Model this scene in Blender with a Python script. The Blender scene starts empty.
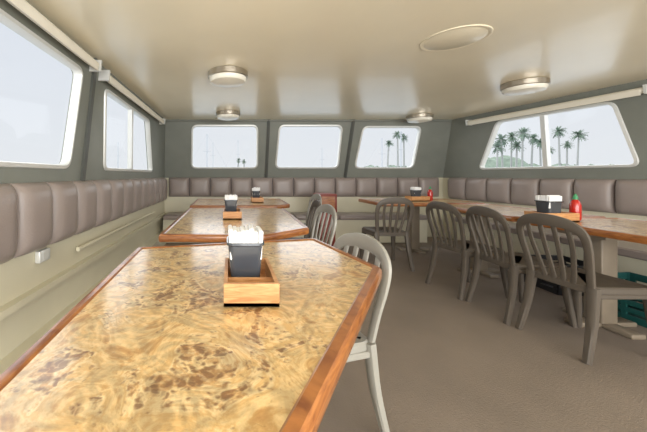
import bpy, bmesh, math, random
from mathutils import Vector, Matrix
from mathutils.geometry import tessellate_polygon
random.seed(4)
scn = bpy.context.scene
EYE = 1.13

# ---------------------------------------------------------------- materials
def new_mat(name):
    m = bpy.data.materials.new(name); m.use_nodes = True
    nt = m.node_tree
    return m, nt, nt.nodes["Principled BSDF"]

def S(v):  # srgb 0-255 -> linear
    out = []
    for c in v:
        c = c/255.0
        out.append(c/12.92 if c <= 0.04045 else ((c+0.055)/1.055)**2.4)
    return (out[0], out[1], out[2], 1.0)

def plain(name, rgb, rough=0.5, metal=0.0, var=0.08, scale=8.0, bump=0.0, bscale=60.0, coat=0.0, spec=0.5):
    m, nt, b = new_mat(name)
    tc = nt.nodes.new("ShaderNodeTexCoord")
    n = nt.nodes.new("ShaderNodeTexNoise"); n.inputs["Scale"].default_value = scale
    n.inputs["Detail"].default_value = 4
    nt.links.new(tc.outputs["Object"], n.inputs["Vector"])
    r = nt.nodes.new("ShaderNodeValToRGB")
    c = S(rgb)
    r.color_ramp.elements[0].position = 0.3; r.color_ramp.elements[1].position = 0.7
    r.color_ramp.elements[0].color = (c[0]*(1-var), c[1]*(1-var), c[2]*(1-var), 1)
    r.color_ramp.elements[1].color = (min(1, c[0]*(1+var)), min(1, c[1]*(1+var)), min(1, c[2]*(1+var)), 1)
    nt.links.new(n.outputs["Fac"], r.inputs["Fac"])
    nt.links.new(r.outputs["Color"], b.inputs["Base Color"])
    b.inputs["Roughness"].default_value = rough
    b.inputs["Metallic"].default_value = metal
    b.inputs["Specular IOR Level"].default_value = spec
    if coat: 
        b.inputs["Coat Weight"].default_value = coat
        b.inputs["Coat Roughness"].default_value = 0.08
    if bump:
        n2 = nt.nodes.new("ShaderNodeTexNoise"); n2.inputs["Scale"].default_value = bscale
        nt.links.new(tc.outputs["Object"], n2.inputs["Vector"])
        bp = nt.nodes.new("ShaderNodeBump"); bp.inputs["Strength"].default_value = bump
        bp.inputs["Distance"].default_value = 0.01
        nt.links.new(n2.outputs["Fac"], bp.inputs["Height"])
        nt.links.new(bp.outputs["Normal"], b.inputs["Normal"])
    return m

def burl_mat():
    m, nt, b = new_mat("burl_wood")
    L = nt.links.new
    tc = nt.nodes.new("ShaderNodeTexCoord")
    n0 = nt.nodes.new("ShaderNodeTexNoise"); n0.inputs["Scale"].default_value = 6; n0.inputs["Detail"].default_value = 8
    n0.inputs["Distortion"].default_value = 1.6; n0.inputs["Roughness"].default_value = 0.62
    L(tc.outputs["Object"], n0.inputs["Vector"])
    r0 = nt.nodes.new("ShaderNodeValToRGB"); cr = r0.color_ramp
    cr.elements[0].position = 0.28; cr.elements[0].color = S((172, 120, 64))
    cr.elements[1].position = 0.70; cr.elements[1].color = S((244, 224, 182))
    for p, c in ((.38, (208, 164, 100)), (.44, (236, 204, 146)), (.50, (216, 174, 110)), (.56, (240, 212, 158)), (.61, (204, 158, 96))):
        e = cr.elements.new(p); e.color = S(c)
    L(n0.outputs["Fac"], r0.inputs["Fac"])
    # burl eyes: clusters of knots
    vo = nt.nodes.new("ShaderNodeTexVoronoi"); vo.inputs["Scale"].default_value = 54
    n1 = nt.nodes.new("ShaderNodeTexNoise"); n1.inputs["Scale"].default_value = 22; n1.inputs["Detail"].default_value = 3
    L(tc.outputs["Object"], n1.inputs["Vector"])
    va = nt.nodes.new("ShaderNodeVectorMath"); va.operation = 'MULTIPLY_ADD'
    va.inputs[1].default_value = (.07, .07, .07)
    L(n1.outputs["Color"], va.inputs[0]); L(tc.outputs["Object"], va.inputs[2]); L(va.outputs[0], vo.inputs["Vector"])
    n2 = nt.nodes.new("ShaderNodeTexNoise"); n2.inputs["Scale"].default_value = 6; n2.inputs["Detail"].default_value = 4; n2.inputs["Distortion"].default_value = 1.5
    L(tc.outputs["Object"], n2.inputs["Vector"])
    r2 = nt.nodes.new("ShaderNodeMapRange"); r2.inputs["From Min"].default_value = .46; r2.inputs["From Max"].default_value = .64
    r2.inputs["To Min"].default_value = 0; r2.inputs["To Max"].default_value = .55
    L(n2.outputs["Fac"], r2.inputs["Value"])
    sb = nt.nodes.new("ShaderNodeMath"); sb.operation = 'SUBTRACT'
    L(r2.outputs[0], sb.inputs[0]); L(vo.outputs["Distance"], sb.inputs[1])
    r1 = nt.nodes.new("ShaderNodeMapRange"); r1.inputs["From Min"].default_value = -0.18; r1.inputs["From Max"].default_value = 0.18
    r1.inputs["To Max"].default_value = .8
    L(sb.outputs[0], r1.inputs["Value"])
    mx = nt.nodes.new("ShaderNodeMixRGB"); mx.inputs["Color2"].default_value = S((120, 74, 34))
    L(r1.outputs[0], mx.inputs["Fac"]); L(r0.outputs["Color"], mx.inputs["Color1"])
    # swirls
    n3 = nt.nodes.new("ShaderNodeTexNoise"); n3.inputs["Scale"].default_value = 7; n3.inputs["Detail"].default_value = 5; n3.inputs["Distortion"].default_value = 4.5
    L(tc.outputs["Object"], n3.inputs["Vector"])
    r3 = nt.nodes.new("ShaderNodeMapRange"); r3.inputs["From Min"].default_value = 0.36; r3.inputs["From Max"].default_value = 0.62
    r3.inputs["To Min"].default_value = 0.64; r3.inputs["To Max"].default_value = 1.04
    L(n3.outputs["Fac"], r3.inputs["Value"])
    m3 = nt.nodes.new("ShaderNodeMixRGB"); m3.blend_type = 'MULTIPLY'; m3.inputs["Fac"].default_value = 1
    L(mx.outputs["Color"], m3.inputs["Color1"]); L(r3.outputs["Result"], m3.inputs["Color2"])
    L(m3.outputs["Color"], b.inputs["Base Color"])
    b.inputs["Roughness"].default_value = 0.4
    b.inputs["Coat Weight"].default_value = 0.85; b.inputs["Coat Roughness"].default_value = 0.16
    return m

def grain_mat(name, c1, c2, rough=0.3, coat=0.5):
    m, nt, b = new_mat(name); L = nt.links.new
    tc = nt.nodes.new("ShaderNodeTexCoord")
    mp = nt.nodes.new("ShaderNodeMapping"); mp.inputs["Scale"].default_value = (6, 6, 60)
    L(tc.outputs["Object"], mp.inputs["Vector"])
    n = nt.nodes.new("ShaderNodeTexNoise"); n.inputs["Scale"].default_value = 2; n.inputs["Detail"].default_value = 6
    n.inputs["Distortion"].default_value = 1.0
    L(mp.outputs["Vector"], n.inputs["Vector"])
    r = nt.nodes.new("ShaderNodeValToRGB")
    r.color_ramp.elements[0].position = .35; r.color_ramp.elements[1].position = .65
    r.color_ramp.elements[0].color = S(c1); r.color_ramp.elements[1].color = S(c2)
    L(n.outputs["Fac"], r.inputs["Fac"]); L(r.outputs["Color"], b.inputs["Base Color"])
    b.inputs["Roughness"].default_value = rough
    b.inputs["Coat Weight"].default_value = coat; b.inputs["Coat Roughness"].default_value = 0.1
    return m

def glass_mat():
    m = bpy.data.materials.new("window_glass"); m.use_nodes = True
    nt = m.node_tree; nt.nodes.clear()
    o = nt.nodes.new("ShaderNodeOutputMaterial")
    t = nt.nodes.new("ShaderNodeBsdfTransparent"); t.inputs[0].default_value = (0.97, 0.98, 0.98, 1)
    g = nt.nodes.new("ShaderNodeBsdfGlossy"); g.inputs["Roughness"].default_value = 0.03
    x = nt.nodes.new("ShaderNodeMixShader"); x.inputs[0].default_value = 0.03
    nt.links.new(t.outputs[0], x.inputs[1]); nt.links.new(g.outputs[0], x.inputs[2]); nt.links.new(x.outputs[0], o.inputs[0])
    return m

M_burl = burl_mat()
M_rim = grain_mat("rim_wood", (124, 70, 34), (174, 112, 58))
M_box = grain_mat("tray_wood", (178, 122, 72), (212, 160, 106), 0.45, 0.1)
M_ceil = plain("ceiling_paint", (236, 227, 202), 0.30, var=0.03, scale=1.5, bump=0.25, bscale=3.5, coat=0.25)
M_cream = plain("cream_panel", (212, 206, 182), 0.4, var=0.05, scale=2)
M_grey = plain("grey_green_panel", (124, 127, 119), 0.5, var=0.08, scale=3, bump=0.1, bscale=30)
M_dgrey = plain("dark_trim", (80, 82, 77), 0.5)
M_floor = plain("deck_floor", (130, 118, 106), 0.75, var=0.10, scale=2.2, bump=0.25, bscale=140)
M_vinyl = plain("taupe_vinyl", (150, 138, 132), 0.35, var=0.05, scale=3, bump=0.15, bscale=90)
M_pipe = plain("vinyl_piping", (90, 80, 76), 0.5)
M_alu = plain("white_aluminium", (215, 216, 212), 0.35, metal=0.2, var=0.03)
M_glass = glass_mat()
M_blind = plain("blind_cream", (232, 227, 212), 0.6, var=0.03)
M_chair = plain("taupe_plastic", (86, 78, 69), 0.48, var=0.05, bump=0.05, spec=0.4)
M_chair_lit = plain("taupe_plastic_lit", (148, 145, 136), 0.35, var=0.04, bump=0.05)  # same taupe chair plastic, lightened to carry the window glare in its colour
M_nickel = plain("brushed_nickel", (176, 168, 154), 0.3, metal=0.9, var=0.05)
M_opal = plain("opal_glass", (232, 228, 214), 0.25, var=0.02)
M_black = plain("smoked_container", (66, 70, 76), 0.12, var=0.15, coat=0.4)
M_paper = plain("napkin_paper", (236, 236, 236), 0.8, var=0.02)
M_red = plain("red_sauce", (186, 36, 24), 0.25, coat=0.5)
M_greenc = plain("green_cap", (60, 140, 90), 0.4)
M_teal = plain("teal_plastic", (22, 74, 70), 0.45)
M_dark = plain("black_plastic", (30, 30, 32), 0.5)
M_redb = plain("red_paint", (124, 50, 38), 0.5)
M_leaf = plain("palm_leaf_hazed", (122, 140, 122), 0.9, var=0.2)  # distance haze mixed into the leaf colour
M_trunk = plain("palm_trunk_hazed", (160, 160, 156), 0.9)  # trunk greyed and lightened to imitate haze
M_bush = plain("foliage_hazed", (132, 146, 130), 0.9, var=0.2, scale=1.0)  # shrub green paled, haze is part of the colour
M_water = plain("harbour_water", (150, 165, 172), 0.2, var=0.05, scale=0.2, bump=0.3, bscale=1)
M_mast = plain("mast_metal_hazed", (172, 178, 186), 0.5)  # pale tone stands in for haze over the masts
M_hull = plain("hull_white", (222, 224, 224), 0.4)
M_post = plain("post_laminate", (126, 114, 98), 0.5)

# ---------------------------------------------------------------- mesh builder
class MB:
    def __init__(s): s.v = []; s.f = []; s.m = []; s.cur = 0
    def add(s, vs, fs):
        o = len(s.v); s.v += [Vector(p) for p in vs]
        for f in fs: s.f.append([i+o for i in f]); s.m.append(s.cur)
    def box(s, x0, x1, y0, y1, z0, z1, bev=0.0, T=None):
        if bev <= 0:
            vs = [(x, y, z) for z in (z0, z1) for (x, y) in ((x0, y0), (x1, y0), (x1, y1), (x0, y1))]
            fs = [(0, 3, 2, 1), (4, 5, 6, 7), (0, 1, 5, 4), (1, 2, 6, 5), (2, 3, 7, 6), (3, 0, 4, 7)]
            if T: vs = [T @ Vector(p) for p in vs]
            s.add(vs, fs)
        else:
            def ring(d, z):
                r = bev; out = []
                for cx, cy, a0 in ((x1, y1, 0), (x0, y1, 90), (x0, y0, 180), (x1, y0, 270)):
                    sx = 1 if cx == x1 else -1; sy = 1 if cy == y1 else -1
                    for k in range(4):
                        a = math.radians(a0+30*k)
                        rr = max(r-d, 0.0005)
                        out.append((cx-sx*r+rr*math.cos(a), cy-sy*r+rr*math.sin(a), z))
                return out
            prof = [(bev, z0), (bev*0.3, z0+bev*0.3), (0, z0+bev), (0, z1-bev), (bev*0.3, z1-bev*0.3), (bev, z1)]
            s.rings([ring(d, z) for d, z in prof], True, T)
    def rings(s, rs, cap=True, T=None, closed=True):
        n = len(rs[0]); vs = [p for r in rs for p in r]; fs = []
        if T: vs = [T @ Vector(p) for p in vs]
        for i in range(len(rs)-1):
            for j in range(n if closed else n-1):
                k = (j+1) % n
                fs.append((i*n+j, i*n+k, (i+1)*n+k, (i+1)*n+j))
        if cap:
            fs.append(tuple(range(n))[::-1]); fs.append(tuple((len(rs)-1)*n+j for j in range(n)))
        s.add(vs, fs)
    def lathe(s, prof, c, n=32, T=None):
        rs = [[(c[0]+r*math.cos(2*math.pi*k/n), c[1]+r*math.sin(2*math.pi*k/n), c[2]+z) for k in range(n)] for r, z in prof]
        s.rings(rs, True, T)
    def sweep(s, path, W, Th, N=(0, 1, 0), T=None, n=8):
        path = [Vector(p) for p in path]; N = Vector(N); rs = []; L = len(path)
        for i, p in enumerate(path):
            t = (path[min(i+1, L-1)]-path[max(i-1, 0)]).normalized()
            w = t.cross(N).normalized(); nn = w.cross(t).normalized()
            f = i/(L-1)
            ww = W(f) if callable(W) else W; tt = Th(f) if callable(Th) else Th
            r = []
            for k in range(n):
                a = 2*math.pi*(k+0.5)/n
                ca, sa = math.cos(a), math.sin(a)
                ex = 0.55
                r.append(p+w*(ww/2*math.copysign(abs(ca)**ex, ca))+nn*(tt/2*math.copysign(abs(sa)**ex, sa)))
            rs.append(r)
        s.rings(rs, True, T)
    def cyl(s, a, b, r0, r1=None, n=10):
        r1 = r0 if r1 is None else r1
        a = Vector(a); b = Vector(b); t = (b-a).normalized()
        u = t.cross(Vector((0, 0, 1)) if abs(t.z) < .9 else Vector((1, 0, 0))).normalized(); w = t.cross(u)
        s.rings([[p+u*(r*math.cos(2*math.pi*k/n))+w*(r*math.sin(2*math.pi*k/n)) for k in range(n)] for p, r in ((a, r0), (b, r1))])
    def obj(s, name, mats, smooth=True, origin=True, coll=None, recalc=True):
        me = bpy.data.meshes.new(name)
        o0 = Vector((0, 0, 0))
        if origin:
            mn = [min(p[i] for p in s.v) for i in range(3)]; mx = [max(p[i] for p in s.v) for i in range(3)]
            o0 = Vector(((mn[0]+mx[0])/2, (mn[1]+mx[1])/2, mn[2]))
        me.from_pydata([tuple(p-o0) for p in s.v], [], s.f)
        for m in mats: me.materials.append(m)
        for p, mi in zip(me.polygons, s.m): p.material_index = mi
        if recalc:
            bm = bmesh.new(); bm.from_mesh(me); bmesh.ops.recalc_face_normals(bm, faces=bm.faces); bm.to_mesh(me); bm.free()
        if smooth:
            me.shade_smooth(); me.set_sharp_from_angle(angle=math.radians(38))
        ob = bpy.data.objects.new(name, me); ob.location = o0
        scn.collection.objects.link(ob); return ob

def catmull(pts, n=6):
    pts = [Vector(p) for p in pts]; out = []
    P = [pts[0]*2-pts[1]]+pts+[pts[-1]*2-pts[-2]]
    for i in range(1, len(P)-2):
        for k in range(n):
            t = k/n
            a, b, c, d = P[i-1], P[i], P[i+1], P[i+2]
            out.append(0.5*((2*b)+(c-a)*t+(2*a-5*b+4*c-d)*t*t+(3*b-a-3*c+d)*t**3))
    out.append(pts[-1]); return out

def area2(poly): return sum(poly[i][0]*poly[(i+1) % len(poly)][1]-poly[(i+1) % len(poly)][0]*poly[i][1] for i in range(len(poly)))/2
def offset(poly, d):
    """positive d = outward"""
    n = len(poly); sg = 1 if area2(poly) > 0 else -1; out = []
    for i in range(n):
        p0, p1, p2 = Vector(poly[i-1]).to_2d(), Vector(poly[i]).to_2d(), Vector(poly[(i+1) % n]).to_2d()
        a = (p1-p0).normalized(); b = (p2-p1).normalized()
        na = Vector((a.y, -a.x))*sg; nb = Vector((b.y, -b.x))*sg
        m = (na+nb); m.normalize(); c = max(0.3, m.dot(na))
        q = p1+m*(d/c); out.append((q.x, q.y))
    return out
def rounded(poly, r, n=5):
    out = []; N = len(poly)
    for i in range(N):
        p0, p1, p2 = Vector(poly[i-1]), Vector(poly[i]), Vector(poly[(i+1) % N])
        a = p1+(p0-p1).normalized()*r; b = p1+(p2-p1).normalized()*r
        for k in range(n+1):
            t = k/n; q = a*(1-t)**2+p1*2*t*(1-t)+b*t*t; out.append((q.x, q.y))
    return out

# ---------------------------------------------------------------- room shell
H0, H1 = 1.08, 2.08
def ML(u, h, d=0): return Vector((-1.20+0.09*max(0, h-H0)+d, u, h))
def MBk(u, h, d=0): return Vector((u, 5.5-0.35*max(0, h-H0)-d, h))
def MR(u, h, d=0): return Vector((4.687-0.143*u-0.137*max(0, h-H0)-d, u, h))

def wall_panel(mb, M, outer, holes, th=0.06):
    loops = [outer]+holes
    tri = tessellate_polygon([[Vector((p[0], p[1], 0)) for p in l] for l in loops])
    flat = [p for l in loops for p in l]
    mb.add([M(p[0], p[1], 0) for p in flat], tri)
    mb.add([M(p[0], p[1], -th) for p in flat], tri)
    for l in loops:
        n = len(l)
        mb.add([M(p[0], p[1], 0) for p in l]+[M(p[0], p[1], -th) for p in l], [(i, (i+1) % n, n+(i+1) % n, n+i) for i in range(n)])

def window(idx, M, hole, mull=None, fw=0.026):
    mb = MB(); n = len(hole)
    o, i_ = offset(hole, fw*0.75), offset(hole, -fw*0.5)
    def ring(pts, d): return [M(p[0], p[1], d) for p in pts]
    mb.cur = 0
    mb.rings([ring(o, 0.001), ring(offset(o, -0.004), 0.014), ring(offset(i_, 0.006), 0.018), ring(i_, 0.008), ring(i_, -0.045), ring(offset(hole, -0.002), -0.045)], cap=False)
    mb.cur = 1
    mb.add([M(p[0], p[1], -0.03) for p in i_], [tuple(range(n))])
    mb.cur = 0
    if mull:
        for (a, b, w) in mull:
            q = [(a[0]-w/2, a[1]), (a[0]+w/2, a[1]), (b[0]+w/2, b[1]), (b[0]-w/2, b[1])]
            f = [M(x, y, 0.01) for x, y in q]+[M(x, y, -0.04) for x, y in q]
            mb.add(f, [(0, 1, 2, 3), (4, 7, 6, 5), (0, 4, 5, 1), (1, 5, 6, 2), (2, 6, 7, 3), (3, 7, 4, 0)])
    return mb.obj(f"window_{idx}", [M_alu, M_glass])

Y0 = -2.2
E = EYE
# left holes (y,h)
L1 = rounded([(0.75, E+.06), (2.20, E+.06), (2.27, E+.79), (0.65, E+.79)], .07)
L2 = rounded([(2.83, E+.06), (4.55, E+.06), (4.15, E+.75), (2.70, E+.77)], .06)
L0 = rounded([(-1.6, E+.06), (0.1, E+.06), (0.05, E+.79), (-1.6, E+.79)], .07)
B1 = rounded([(-.69, E+.13), (.49, E+.13), (.47, E+.85), (-.65, E+.85)], .09)
B2 = rounded([(.83, E+.13), (1.95, E+.13), (1.935, E+.85), (.86, E+.85)], .09)
B3 = rounded([(2.26, E+.13), (3.31, E+.13), (3.30, E+.83), (2.31, E+.83)], .09)
R1 = rounded([(3.10, E+.10), (4.78, E+.10), (4.42, E+.78), (3.22, E+.78)], .07)
R0 = rounded([(0.6, E+.10), (2.5, E+.10), (2.4, E+.78), (0.7, E+.78)], .07)
R00 = rounded([(-1.7, E+.10), (0.1, E+.10), (0.0, E+.78), (-1.7, E+.78)], .07)

mb = MB()
wall_panel(mb, ML, [(Y0, H0), (5.5, H0), (5.15, H1), (Y0, H1)], [L0, L1, L2])
mb.cur = 1
mb.add([ML(Y0, 0), ML(5.5, 0), ML(5.5, H0), ML(Y0, H0)], [(0, 1, 2, 3)])
mb.add([ML(Y0, 0, -.06), ML(5.5, 0, -.06), ML(5.5, H0, -.06), ML(Y0, H0, -.06)], [(0, 1, 2, 3)])
mb.obj("wall_left", [M_grey, M_cream], smooth=False, recalc=False)
mb = MB()
wall_panel(mb, MBk, [(-1.2, H0), (3.9, H0), (3.82, H1), (-1.11, H1)], [B1, B2, B3])
mb.cur = 1
mb.add([MBk(-1.2, 0), MBk(3.9, 0), MBk(3.9, H0), MBk(-1.2, H0)], [(0, 1, 2, 3)])
mb.add([MBk(-1.2, 0, -.06), MBk(3.9, 0, -.06), MBk(3.9, H0, -.06), MBk(-1.2, H0, -.06)], [(0, 1, 2, 3)])
mb.obj("wall_back", [M_grey, M_cream], smooth=False, recalc=False)
mb = MB()
wall_panel(mb, MR, [(Y0, H0), (5.5, H0), (5.15, H1), (Y0, H1)], [R00, R0, R1])
mb.cur = 1
mb.add([MR(Y0, 0), MR(5.5, 0), MR(5.5, H0), MR(Y0, H0)], [(0, 1, 2, 3)])
mb.add([MR(Y0, 0, -.06), MR(5.5, 0, -.06), MR(5.5, H0, -.06), MR(Y0, H0, -.06)], [(0, 1, 2, 3)])
mb.obj("wall_right", [M_grey, M_cream], smooth=False, recalc=False)

window(1, ML, L1)
window(2, ML, L2, [((3.62, E+.06), (3.45, E+.76), .05)])
window(3, ML, L0)
window(4, MBk, B1); window(5, MBk, B2); window(6, MBk, B3)
window(7, MR, R1, [((3.90, E+.10), (3.86, E+.78), .05)])
window(8, MR, R0); window(9, MR, R00)

def slab(name, pts, z0, z1, mat):
    mb = MB(); n = len(pts)
    mb.rings([[(x, y, z0) for x, y in pts], [(x, y, z1) for x, y in pts]])
    return mb.obj(name, [mat], smooth=False)
slab("floor", [(-1.26, Y0), (5.06, Y0), (3.96, 5.56), (-1.26, 5.56)], -0.06, 0.0, M_floor)
slab("ceiling", [(-1.3, Y0), (5.1, Y0), (3.95, 5.3), (-1.3, 5.3)], H1, H1+.06, M_ceil)

# posts between front windows, corner trims
mb = MB()
def strip(M, a, b, w, d):
    q = [(a[0]-w/2, a[1]), (a[0]+w/2, a[1]), (b[0]+w/2, b[1]), (b[0]-w/2, b[1])]
    f = [M(x, y, 0) for x, y in q]+[M(x, y, d) for x, y in q]
    mb.add(f, [(0, 1, 2, 3), (4, 7, 6, 5), (0, 4, 5, 1), (1, 5, 6, 2), (2, 6, 7, 3), (3, 7, 4, 0)])
strip(MBk, (.66, H0), (.665, H1), .05, .02); strip(MBk, (2.105, H0), (2.12, H1), .05, .02)
strip(MBk, (.66, H0), (.665, H1), .012, .03); strip(MBk, (2.105, H0), (2.12, H1), .012, .03)
mb.obj("trim_1", [M_dgrey], smooth=False)
mb = MB(); strip(ML, (2.42, H0), (2.46, H1), .05, .02); mb.obj("trim_2", [M_dgrey], smooth=False)
mb = MB()   # cove at ceiling
mb.cyl(MBk(-1.12, H1-.01, .0), MBk(3.8, H1-.01, .0), .022)
mb.obj("trim_3", [M_grey])
mb = MB()
mb.add([ML(Y0, .44), ML(5.5, .44), ML(5.5, .44, .05), ML(Y0, .44, .05), ML(Y0, .40), ML(5.5, .40), ML(5.5, .40, .05), ML(Y0, .40, .05)],
       [(0, 1, 2, 3), (4, 7, 6, 5), (3, 2, 6, 7), (0, 4, 5, 1)])
mb.cyl((-1.165, 2.3, .56), (-1.165, 4.6, .56), .016)
for y in (2.35, 3.45, 4.55): mb.cyl((-1.2, y, .56), (-1.165, y, .56), .012)
mb.obj("trim_4", [M_cream], smooth=False)
mb = MB()
mb.box(-1.2, -1.06, Y0, 5.5, 0, .16); mb.obj("baseboard_left", [M_cream], smooth=False)

# ---------------------------------------------------------------- seat back cushions
def cushions(name, M, u0, u1, n, h0, h1, t=0.085):
    mb = MB(); w = (u1-u0)/n; K = 12
    for i in range(n):
        a = u0+i*w+.004; b = u0+(i+1)*w-.004
        vs = []; fs = []
        for r in range(K+1):
            v = math.sin(math.pi/2*(-1+2*r/K))
            for c in range(K+1):
                s_ = math.sin(math.pi/2*(-1+2*c/K))
                d = t*(max(0, (1-abs(s_)**5)*(1-abs(v)**6)))**0.5
                vs.append(M((a+b)/2+s_*(b-a)/2, (h0+h1)/2+v*(h1-h0)/2, d+0.002))
        for r in range(K):
            for c in range(K):
                q = r*(K+1)+c; fs.append((q, q+1, q+K+2, q+K+1))
        mb.add(vs, fs)
    mb.cur = 1
    vs = [M(u0, h0+.01, .012), M(u1, h0+.01, .012), M(u1, h1-.01, .012), M(u0, h1-.01, .012)]
    mb.add(vs, [(0, 1, 2, 3)])
    return mb.obj(name, [M_vinyl, M_pipe])
cushions("seat_back_cushions", ML, -0.9, 5.42, 20, .67, 1.085)
cushions("seat_back_cushions", MBk, -1.12, 3.82, 13, .73, 1.085, .08)
cushions("seat_back_cushions", MR, -0.9, 5.35, 18, .71, 1.085)

# ---------------------------------------------------------------- benches
mb = MB()
mb.cur = 1; mb.box(-1.12, 3.3, 5.02, 5.49, 0, .38)
mb.cur = 0
for i in range(6):
    x0 = -1.12+i*.735
    mb.box(x0+.004, x0+.731, 4.97, 5.42, .38, .46, bev=.025)
mb.obj("bench", [M_vinyl, M_cream])
mb = MB()
def rx(y): return 4.687-.143*y
for i in range(7):
    y0 = -0.6+i*.78; y1 = y0+.775
    if y1 > 5.0: y1 = 4.9
    mb.cur = 1
    xf = 3.62
    mb.rings([[(xf+.06, y0, z), (rx(y0)-.01, y0, z), (rx(y1)-.01, y1, z), (xf+.06, y1, z)] for z in (0, .38)])
    mb.cur = 0
    p = rounded([(xf, y0), (rx(y0)-.09, y0), (rx(y1)-.09, y1), (xf, y1)], .03, 3)
    mb.rings([[(x, y, .38) for x, y in offset(p, -.012)], [(x, y, .395) for x, y in p], [(x, y, .445) for x, y in p], [(x, y, .46) for x, y in offset(p, -.014)]])
mb.obj("bench", [M_vinyl, M_cream])

# ---------------------------------------------------------------- tables
def table(poly, legs, h=.75, rim=.035, round_r=.012):
    mb = MB()
    def R(d, z):
        return [(x, y, z) for x, y in rounded(offset(poly, d), round_r, 3)]
    n = len(poly)*4
    mb.cur = 1
    mb.rings([R(-.03, h-.05), R(-.004, h-.045), R(0, h-.035), R(0, h-.008), R(-.008, h+.003), R(-rim+.006, h+.004), R(-rim, h-.001)], cap=False)
    mb.add(R(-.03, h-.05), [tuple(range(n))])
    mb.cur = 0
    mb.add(R(-rim, h-.001), [tuple(range(n))])
    mb.cur = 2
    for (x, y) in legs:
        mb.box(x-.06, x+.06, y-.06, y+.06, .03, h-.08, bev=.008)
        mb.box(x-.17, x+.17, y-.17, y+.17, h-.08, h-.05)
        mb.box(x-.22, x+.22, y-.05, y+.05, 0, .035, bev=.01)
        mb.box(x-.05, x+.05, y-.22, y+.22, 0, .035, bev=.01)
    return mb.obj("dining_table", [M_burl, M_rim, M_post])
table([(-.42, .12), (.0, .27), (.62, 1.22), (.51, 1.80), (-.487, 1.575)], [(-.05, .9)])
table([(-.455, 1.90), (.22, 1.88), (.57, 2.16), (.62, 3.40), (.50, 3.5), (-.47, 3.46)], [(.0, 2.7)])
table([(-.50, 3.72), (.58, 3.72), (.78, 3.9), (.80, 4.8), (-.52, 4.8)], [(.1, 4.3)])
table([(2.05, 4.05), (3.45, 4.05), (3.42, 4.8), (2.05, 4.8)], [(2.75, 4.5)])
table([(2.56, 2.72), (3.42, 2.72), (3.40, 3.92), (2.66, 3.92)], [(2.9, 3.5)])
table([(2.54, 1.25), (3.45, 1.25), (3.43, 2.66), (2.55, 2.66)], [(2.80, 2.27)])

# ---------------------------------------------------------------- chairs
def build_chair(mb, T):
    sx = rounded([(-.19, -.19), (.19, -.19), (.215, .20), (-.215, .20)], .06, 5)
    R = lambda p, z, dy=0: [(x, y, z) for x, y in p]
    mb.rings([R(offset(sx, -.012), .395), R(sx, .40), R(sx, .438), R(offset(sx, -.008), .447), R(offset(sx, -.03), .446), R(offset(sx, -.09), .437)], T=T)
    for s in (-1, 1):
        mb.sweep(catmull([(s*.185, .165, .43), (s*.197, .185, .22), (s*.212, .215, 0.0)], 4), lambda f: .058-.02*f, lambda f: .042-.010*f, T=T)
        mb.sweep(catmull([(s*.178, -.175, .44), (s*.190, -.20, .22), (s*.205, -.25, 0.0)], 4), lambda f: .062-.024*f, lambda f: .045-.012*f, T=T)
    half = [(-.172, -.178, .40), (-.186, -.205, .55), (-.200, -.235, .68), (-.190, -.255, .765), (-.140, -.27, .812), (-.07, -.28, .830)]
    full = half+[(0, -.283, .834)]+[(-x, y, z) for x, y, z in half[::-1]]
    mb.sweep(catmull(full, 6), lambda f: .040+.040*math.sin(math.pi*f)**4, .024, T=T)
    # slats
    for k in (-1.5, -.5, .5, 1.5):
        x0 = k*.066; x1 = k*.082
        top = .805-abs(k)*.008
        mb.sweep(catmull([(x0*.8, -.182, .42), (x0, -.200, .52), (x1, -.24, .68), (x1*.98, -.272, top)], 4), lambda f: .030, .013, T=T)
    # aprons
    for s in (-1, 1):
        mb.sweep([(s*.19, -.16, .395), (s*.205, .17, .395)], .025, .03, N=(0, 0, 1), T=T)
def chair(x, y, face_deg, mat, s=1.0):
    mb = MB(); build_chair(mb, None)
    ob = mb.obj("dining_chair", [mat], origin=False)
    ob.location = (x, y, 0); ob.rotation_euler = (0, 0, math.radians(face_deg-90)); ob.scale = (s, s, s)
    return ob
chair(2.38, 2.01, 2, M_chair)
chair(2.36, 2.46, -4, M_chair)
chair(2.32, 2.94, 4, M_chair)
chair(1.95, 3.78, 88, M_chair)
chair(.385, 1.40, 193, M_chair_lit, .965)
chair(.58, 2.60, 186, M_chair_lit)
chair(.62, 3.10, 176, M_chair)
chair(.92, 4.1, 184, M_chair_lit)

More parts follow.
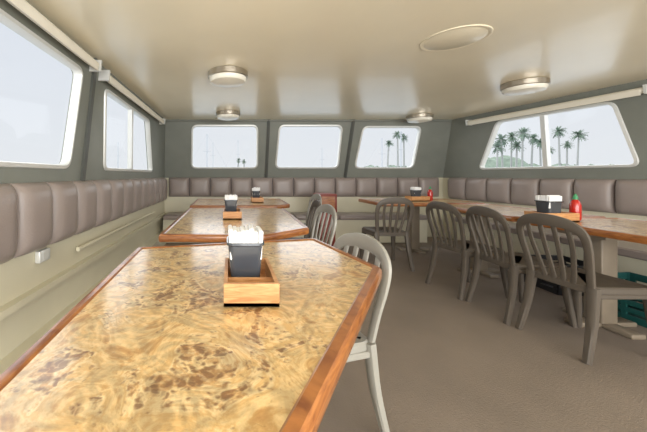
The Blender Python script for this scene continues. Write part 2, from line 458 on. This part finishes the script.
# ---------------------------------------------------------------- condiment caddies
def caddy(x, y, z, rot, s=1.0, sauce=False, tall=True):
    T = Matrix.Translation((x, y, z)) @ Matrix.Rotation(math.radians(rot), 4, 'Z') @ Matrix.Scale(s, 4)
    mb = MB(); mb.cur = 0
    w, l, h, t = .16, .27, .066, .011
    mb.box(0, w, 0, l, 0, .01, T=T)
    mb.box(0, w, 0, t, .0, h, T=T); mb.box(0, w, l-t, l, .0, h, T=T)
    mb.box(0, t, t, l-t, .0, h, T=T); mb.box(w-t, w, t, l-t, 0, h, T=T)
    mb.box(t, w-t, .085, .095, .0, h*.8, T=T)
    # smoked square container
    cx, cy = w*.43, .165
    def sq(r, z): return [(cx+px, cy+py, z) for px, py in rounded([(-r, -r), (r, -r), (r, r), (-r, r)], r*.35, 4)]
    mb.cur = 1
    mb.rings([sq(.044, .012), sq(.048, .03), sq(.057, .146), sq(.062, .150), sq(.062, .158), sq(.057, .158), sq(.050, .10)], T=T)
    # napkins
    mb.cur = 2
    rr = random.Random(int(x*100))
    for i in range(8):
        o = -.044+i*.0126
        T2 = T @ Matrix.Translation((cx+o, cy+rr.uniform(-.003, .003), .10)) @ Matrix.Rotation(math.radians((i-3.5)*1.0), 4, 'Y') @ Matrix.Rotation(math.radians(rr.uniform(-2, 2)), 4, 'Z')
        mb.box(-.0075, .0075, -.050, .050, 0, .098+rr.uniform(-.006, .006), bev=.005, T=T2)
    if sauce:
        mb.cur = 3
        mb.lathe([(.028, 0), (.034, .01), (.034, .12), (.025, .15), (.013, .165)], (w*.45, -.05, .002), 20, T)
        mb.cur = 4
        mb.lathe([(.016, .165), (.016, .18), (.007, .205), (.003, .21)], (w*.45, -.05, .002), 16, T)
    return mb.obj("condiment_caddy", [M_box, M_black, M_paper, M_red, M_greenc])
ZT = .7515
caddy(-.018, .862, ZT, 0)
caddy(-.06, 2.55, ZT, 0)
caddy(.30, 4.1, ZT, 0)
caddy(2.82, 2.42, ZT, 90, 1.05, True)
caddy(2.90, 4.35, ZT, 90, 1, True)

# ---------------------------------------------------------------- ceiling lights / vent
def drum(x, y, r=.185):
    mb = MB(); mb.cur = 0
    mb.lathe([(r*.97, H1-.001), (r, H1-.006), (r, H1-.052), (r*.97, H1-.058), (r*.93, H1-.058)], (x, y, 0), 48)
    mb.cur = 1
    mb.lathe([(r*.94, H1-.05), (r*.94, H1-.075), (r*.86, H1-.095), (r*.5, H1-.108), (.004, H1-.112)], (x, y, 0), 48)
    mb.obj("ceiling_light", [M_nickel, M_opal])
drum(-.02, 2.78); drum(3.02, 3.08); drum(-.03, 4.55); drum(3.02, 4.78)
mb = MB()
mb.lathe([(.205, H1), (.205, H1-.004), (.195, H1-.006), (.186, H1-.003), (.18, H1-.003), (.17, H1-.006), (.004, H1-.008)], (1.57, 2.10, 0), 64)
mb.obj("ceiling_vent_disc", [M_ceil])  # flat vent disc, flush with the ceiling

# ---------------------------------------------------------------- roller blinds
def blind(M, u0, u1, h, d=.05):
    mb = MB(); mb.cur = 0
    a, b = M(u0, h, d), M(u1, h, d)
    mb.cyl(a, b, .032, n=16)
    q = [M(u0+.02, h, d+.03), M(u1-.02, h, d+.03), M(u1-.02, h-.05, d+.03), M(u0+.02, h-.05, d+.03)]
    q2 = [p+(M(0, 0, .006)-M(0, 0, 0)) for p in q]
    mb.add(q+q2, [(0, 1, 2, 3), (4, 7, 6, 5), (0, 4, 5, 1), (1, 5, 6, 2), (2, 6, 7, 3), (3, 7, 4, 0)])
    mb.cur = 1
    for u in (u0-.015, u1+.015):
        p = [M(u-.01, h-.045, 0), M(u+.01, h-.045, 0), M(u+.01, h+.045, 0), M(u-.01, h+.045, 0)]
        p2 = [M(u-.01, h-.045, d+.04), M(u+.01, h-.045, d+.04), M(u+.01, h+.045, d+.04), M(u-.01, h+.045, d+.04)]
        mb.add(p+p2, [(0, 1, 2, 3), (4, 7, 6, 5), (0, 4, 5, 1), (1, 5, 6, 2), (2, 6, 7, 3), (3, 7, 4, 0)])
    mb.obj("roller_blind", [M_blind, M_alu])
blind(ML, .55, 2.38, E+.87); blind(ML, 2.58, 4.75, E+.85)
blind(MR, 2.95, 4.80, E+.84); blind(MR, .5, 2.6, E+.84)

# outlet
mb = MB(); mb.box(-1.2, -1.165, 1.84, 1.95, .585, .66, bev=.008)
mb.cur = 1; mb.box(-1.166, -1.163, 1.87, 1.92, .60, .645)
mb.obj("outlet_box", [M_alu, M_alu])

# crates & boxes under bench/table
def crate(x, y, w, l, h, mat, rot=0, name="storage_crate"):
    T = Matrix.Translation((x, y, 0)) @ Matrix.Rotation(math.radians(rot), 4, 'Z')
    mb = MB(); t = .012
    mb.box(-w/2, w/2, -l/2, l/2, 0, .015, T=T)
    n = 5
    for k in range(n):
        z0 = .015+k*(h-.015)/n; z1 = z0+(h/n)*.62
        if k == n-1: z1 = h
        mb.box(-w/2, w/2, -l/2, -l/2+t, z0, z1, T=T); mb.box(-w/2, w/2, l/2-t, l/2, z0, z1, T=T)
        mb.box(-w/2, -w/2+t, -l/2, l/2, z0, z1, T=T); mb.box(w/2-t, w/2, -l/2, l/2, z0, z1, T=T)
    for sx in (-1, 0, 1):
        for sy in (-1, 1):
            mb.box(sx*(w/2-.02)-.015, sx*(w/2-.02)+.015, sy*(l/2-.006)-.008, sy*(l/2-.006)+.008, 0, h, T=T)
    for sy in (-1, 0, 1):
        for sx in (-1, 1):
            mb.box(sx*(w/2-.006)-.008, sx*(w/2-.006)+.008, sy*(l/2-.03)-.015, sy*(l/2-.03)+.015, 0, h, T=T)
    mb.obj(name, [mat], smooth=False)
crate(3.25, 2.35, .36, .42, .30, M_teal, 3)
crate(3.3, 3.0, .4, .4, .28, M_dark, -5)
mb = MB()
mb.box(1.38, 1.62, 4.6, 4.9, 0, .55, bev=.01); mb.box(1.36, 1.64, 4.58, 4.92, .55, .84, bev=.02)
mb.cur = 1; mb.box(1.40, 1.60, 4.572, 4.58, .60, .80)
mb.obj("red_storage_box", [M_redb, M_rim])  # plain brown-red box standing in for a brown-red chair

# ---------------------------------------------------------------- outside
slab("harbour_water", [(-400, 8), (600, 8), (600, 500), (-400, 500)], -2.2, -2.0, M_water)
def palm(x, y, ht, r):
    mb = MB(); mb.cur = 1
    z0 = -1.98; lean = random.uniform(-.4, .4)
    pts = [Vector((x+lean*(k/6)**2, y, z0+(ht-z0)*k/6)) for k in range(7)]
    for k in range(6): mb.cyl(pts[k], pts[k+1], .17-.01*k, .17-.01*(k+1), 6)
    mb.cur = 0
    top = pts[-1]
    for i in range(46):
        az = random.uniform(0, 2*math.pi); el = random.uniform(-1.0, 1.4)
        d = Vector((math.cos(az)*math.cos(el), math.sin(az)*math.cos(el), math.sin(el)))
        side = d.cross(Vector((0, 0, 1))).normalized(); L = r*random.uniform(.75, 1.05)
        prev = top
        for k in range(1, 6):
            t = k/5; p = top+d*(L*t)+Vector((0, 0, -.25*r*t*t))
            w = .22*r*(math.sin(math.pi*min(1, t*.8+.1)))
            mb.add([prev, prev+(p-prev)*.9+side*w+Vector((0, 0, -.06*r)), p], [(0, 1, 2)])
            mb.add([prev, prev+(p-prev)*.9-side*w+Vector((0, 0, -.06*r)), p], [(0, 1, 2)])
            mb.add([prev+side*.03, prev-side*.03, p-side*.03, p+side*.03], [(0, 1, 2, 3)])
            prev = p
    mb.obj("palm_tree", [M_leaf, M_trunk], smooth=False, recalc=False)
def pp(px, py, D, r):
    palm((px-230)/300*D, D, EYE+(175-py)/300*D, r)
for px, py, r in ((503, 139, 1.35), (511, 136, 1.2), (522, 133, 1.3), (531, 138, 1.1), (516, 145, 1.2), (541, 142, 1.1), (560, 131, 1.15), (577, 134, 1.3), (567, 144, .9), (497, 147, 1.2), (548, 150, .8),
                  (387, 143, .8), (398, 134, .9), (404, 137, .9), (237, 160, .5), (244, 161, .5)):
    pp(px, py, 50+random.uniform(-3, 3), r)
def bushes(x0, x1, y, n, hmin, hmax, name="shrubs"):
    mb = MB()
    for i in range(n):
        cx = x0+(x1-x0)*(i+random.random()*.8)/n; h = random.uniform(hmin, hmax); w = h*random.uniform(.9, 1.6)
        rs = []; K = 12
        for k in range(8):
            ph = math.pi/2*k/7
            rs.append([(cx+w*math.cos(ph)*math.cos(a)*random.uniform(.8, 1.1), y+w*math.cos(ph)*math.sin(a)*.7, -2+(h+2)*math.sin(ph)*random.uniform(.92, 1.04)) for a in [2*math.pi*j/K for j in range(K)]])
        mb.rings(rs)
    mb.obj(name, [M_bush], smooth=False)
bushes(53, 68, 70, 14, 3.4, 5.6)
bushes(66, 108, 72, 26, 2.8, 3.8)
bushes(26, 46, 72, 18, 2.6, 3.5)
def sailboat(x, y, mh):
    mb = MB(); mb.cur = 1
    rs = []
    for t, w, z in ((-1, .9, 0), (-.5, 1.3, 0), (0, 1.4, 0), (.6, .9, .1), (1, .05, .3)):
        rs.append([(x+t*4.5, y-w, -1+z), (x+t*4.5, y-w*.6, -2), (x+t*4.5, y+w*.6, -2), (x+t*4.5, y+w, -1+z)])
    mb.rings(rs); mb.box(x-2.2, x+1.2, y-.7, y+.7, -1, -.5, bev=.1)
    mb.cur = 0
    mb.cyl((x, y, -1), (x, y, mh), .06, .04, 6); mb.cyl((x, y, .3), (x-3, y, .4), .06, .05, 6)
    mb.cyl((x-.5, y, mh*.65), (x+.5, y, mh*.65), .02, .02, 5)
    mb.cyl((x, y, mh), (x+4.4, y, -.7), .006, .006, 4); mb.cyl((x, y, mh), (x-4.3, y, -.9), .006, .006, 4)
    mb.obj("sailboat", [M_mast, M_hull])
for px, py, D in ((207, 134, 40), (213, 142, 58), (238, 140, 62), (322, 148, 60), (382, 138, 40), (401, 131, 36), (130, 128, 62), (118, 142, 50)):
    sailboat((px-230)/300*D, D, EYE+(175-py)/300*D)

# ---------------------------------------------------------------- world & lights
w = bpy.data.worlds.new("overcast_sky"); scn.world = w; w.use_nodes = True
nt = w.node_tree; bg = nt.nodes["Background"]
tc = nt.nodes.new("ShaderNodeTexCoord"); sp = nt.nodes.new("ShaderNodeSeparateXYZ")
nt.links.new(tc.outputs["Generated"], sp.inputs[0])
rp = nt.nodes.new("ShaderNodeValToRGB")
rp.color_ramp.elements[0].position = 0.0; rp.color_ramp.elements[0].color = S((222, 225, 229))
rp.color_ramp.elements[1].position = 0.6; rp.color_ramp.elements[1].color = S((208, 215, 227))
nt.links.new(sp.outputs["Z"], rp.inputs[0]); nt.links.new(rp.outputs[0], bg.inputs[0])
bg.inputs[1].default_value = 1.15

def area(name, loc, rot, sx, sy, e, col=(1, 1, 1)):
    l = bpy.data.lights.new(name, 'AREA'); l.shape = 'RECTANGLE'; l.size = sx; l.size_y = sy; l.energy = e; l.color = col
    o = bpy.data.objects.new(name, l); o.location = loc; o.rotation_euler = rot; scn.collection.objects.link(o)
area("aft_fill_area", (1.7, -2.1, 1.1), (math.radians(95), 0, 0), 5.4, 1.9, 245, (1, .99, .965))  # added fill lamp behind the camera, brightens the cabin
def sun(name, d, e, ang=110):  # wide soft suns added as interior fill, sky brightness stays unchanged
    l = bpy.data.lights.new(name, 'SUN'); l.energy = e; l.angle = math.radians(ang); l.color = (.97, .985, 1)
    o = bpy.data.objects.new(name, l); o.rotation_euler = Vector(d).to_track_quat('-Z', 'Y').to_euler(); o.location = (0, 0, 12)
    scn.collection.objects.link(o)
sun("fill_sun_port", (1, .15, -.35), 4.0)  # added fill through the port windows
sun("fill_sun_starboard", (-1, .1, -.35), 3.0)  # added fill from the starboard side
sun("fill_sun_bow", (0, -1, -.3), 3.2)  # added fill coming in over the bow

# ---------------------------------------------------------------- camera
cam = bpy.data.cameras.new("camera"); co = bpy.data.objects.new("camera", cam); scn.collection.objects.link(co)
co.location = (0, 0, EYE); co.rotation_euler = (math.radians(90), 0, 0)
cam.sensor_width = 36; cam.lens = 300/647*36
cam.shift_x = (323.5-230)/647; cam.shift_y = -(216-175)/647
cam.clip_start = 0.02; cam.clip_end = 2000
scn.camera = co
scn.view_settings.view_transform = 'Standard'
scn.view_settings.look = 'None'
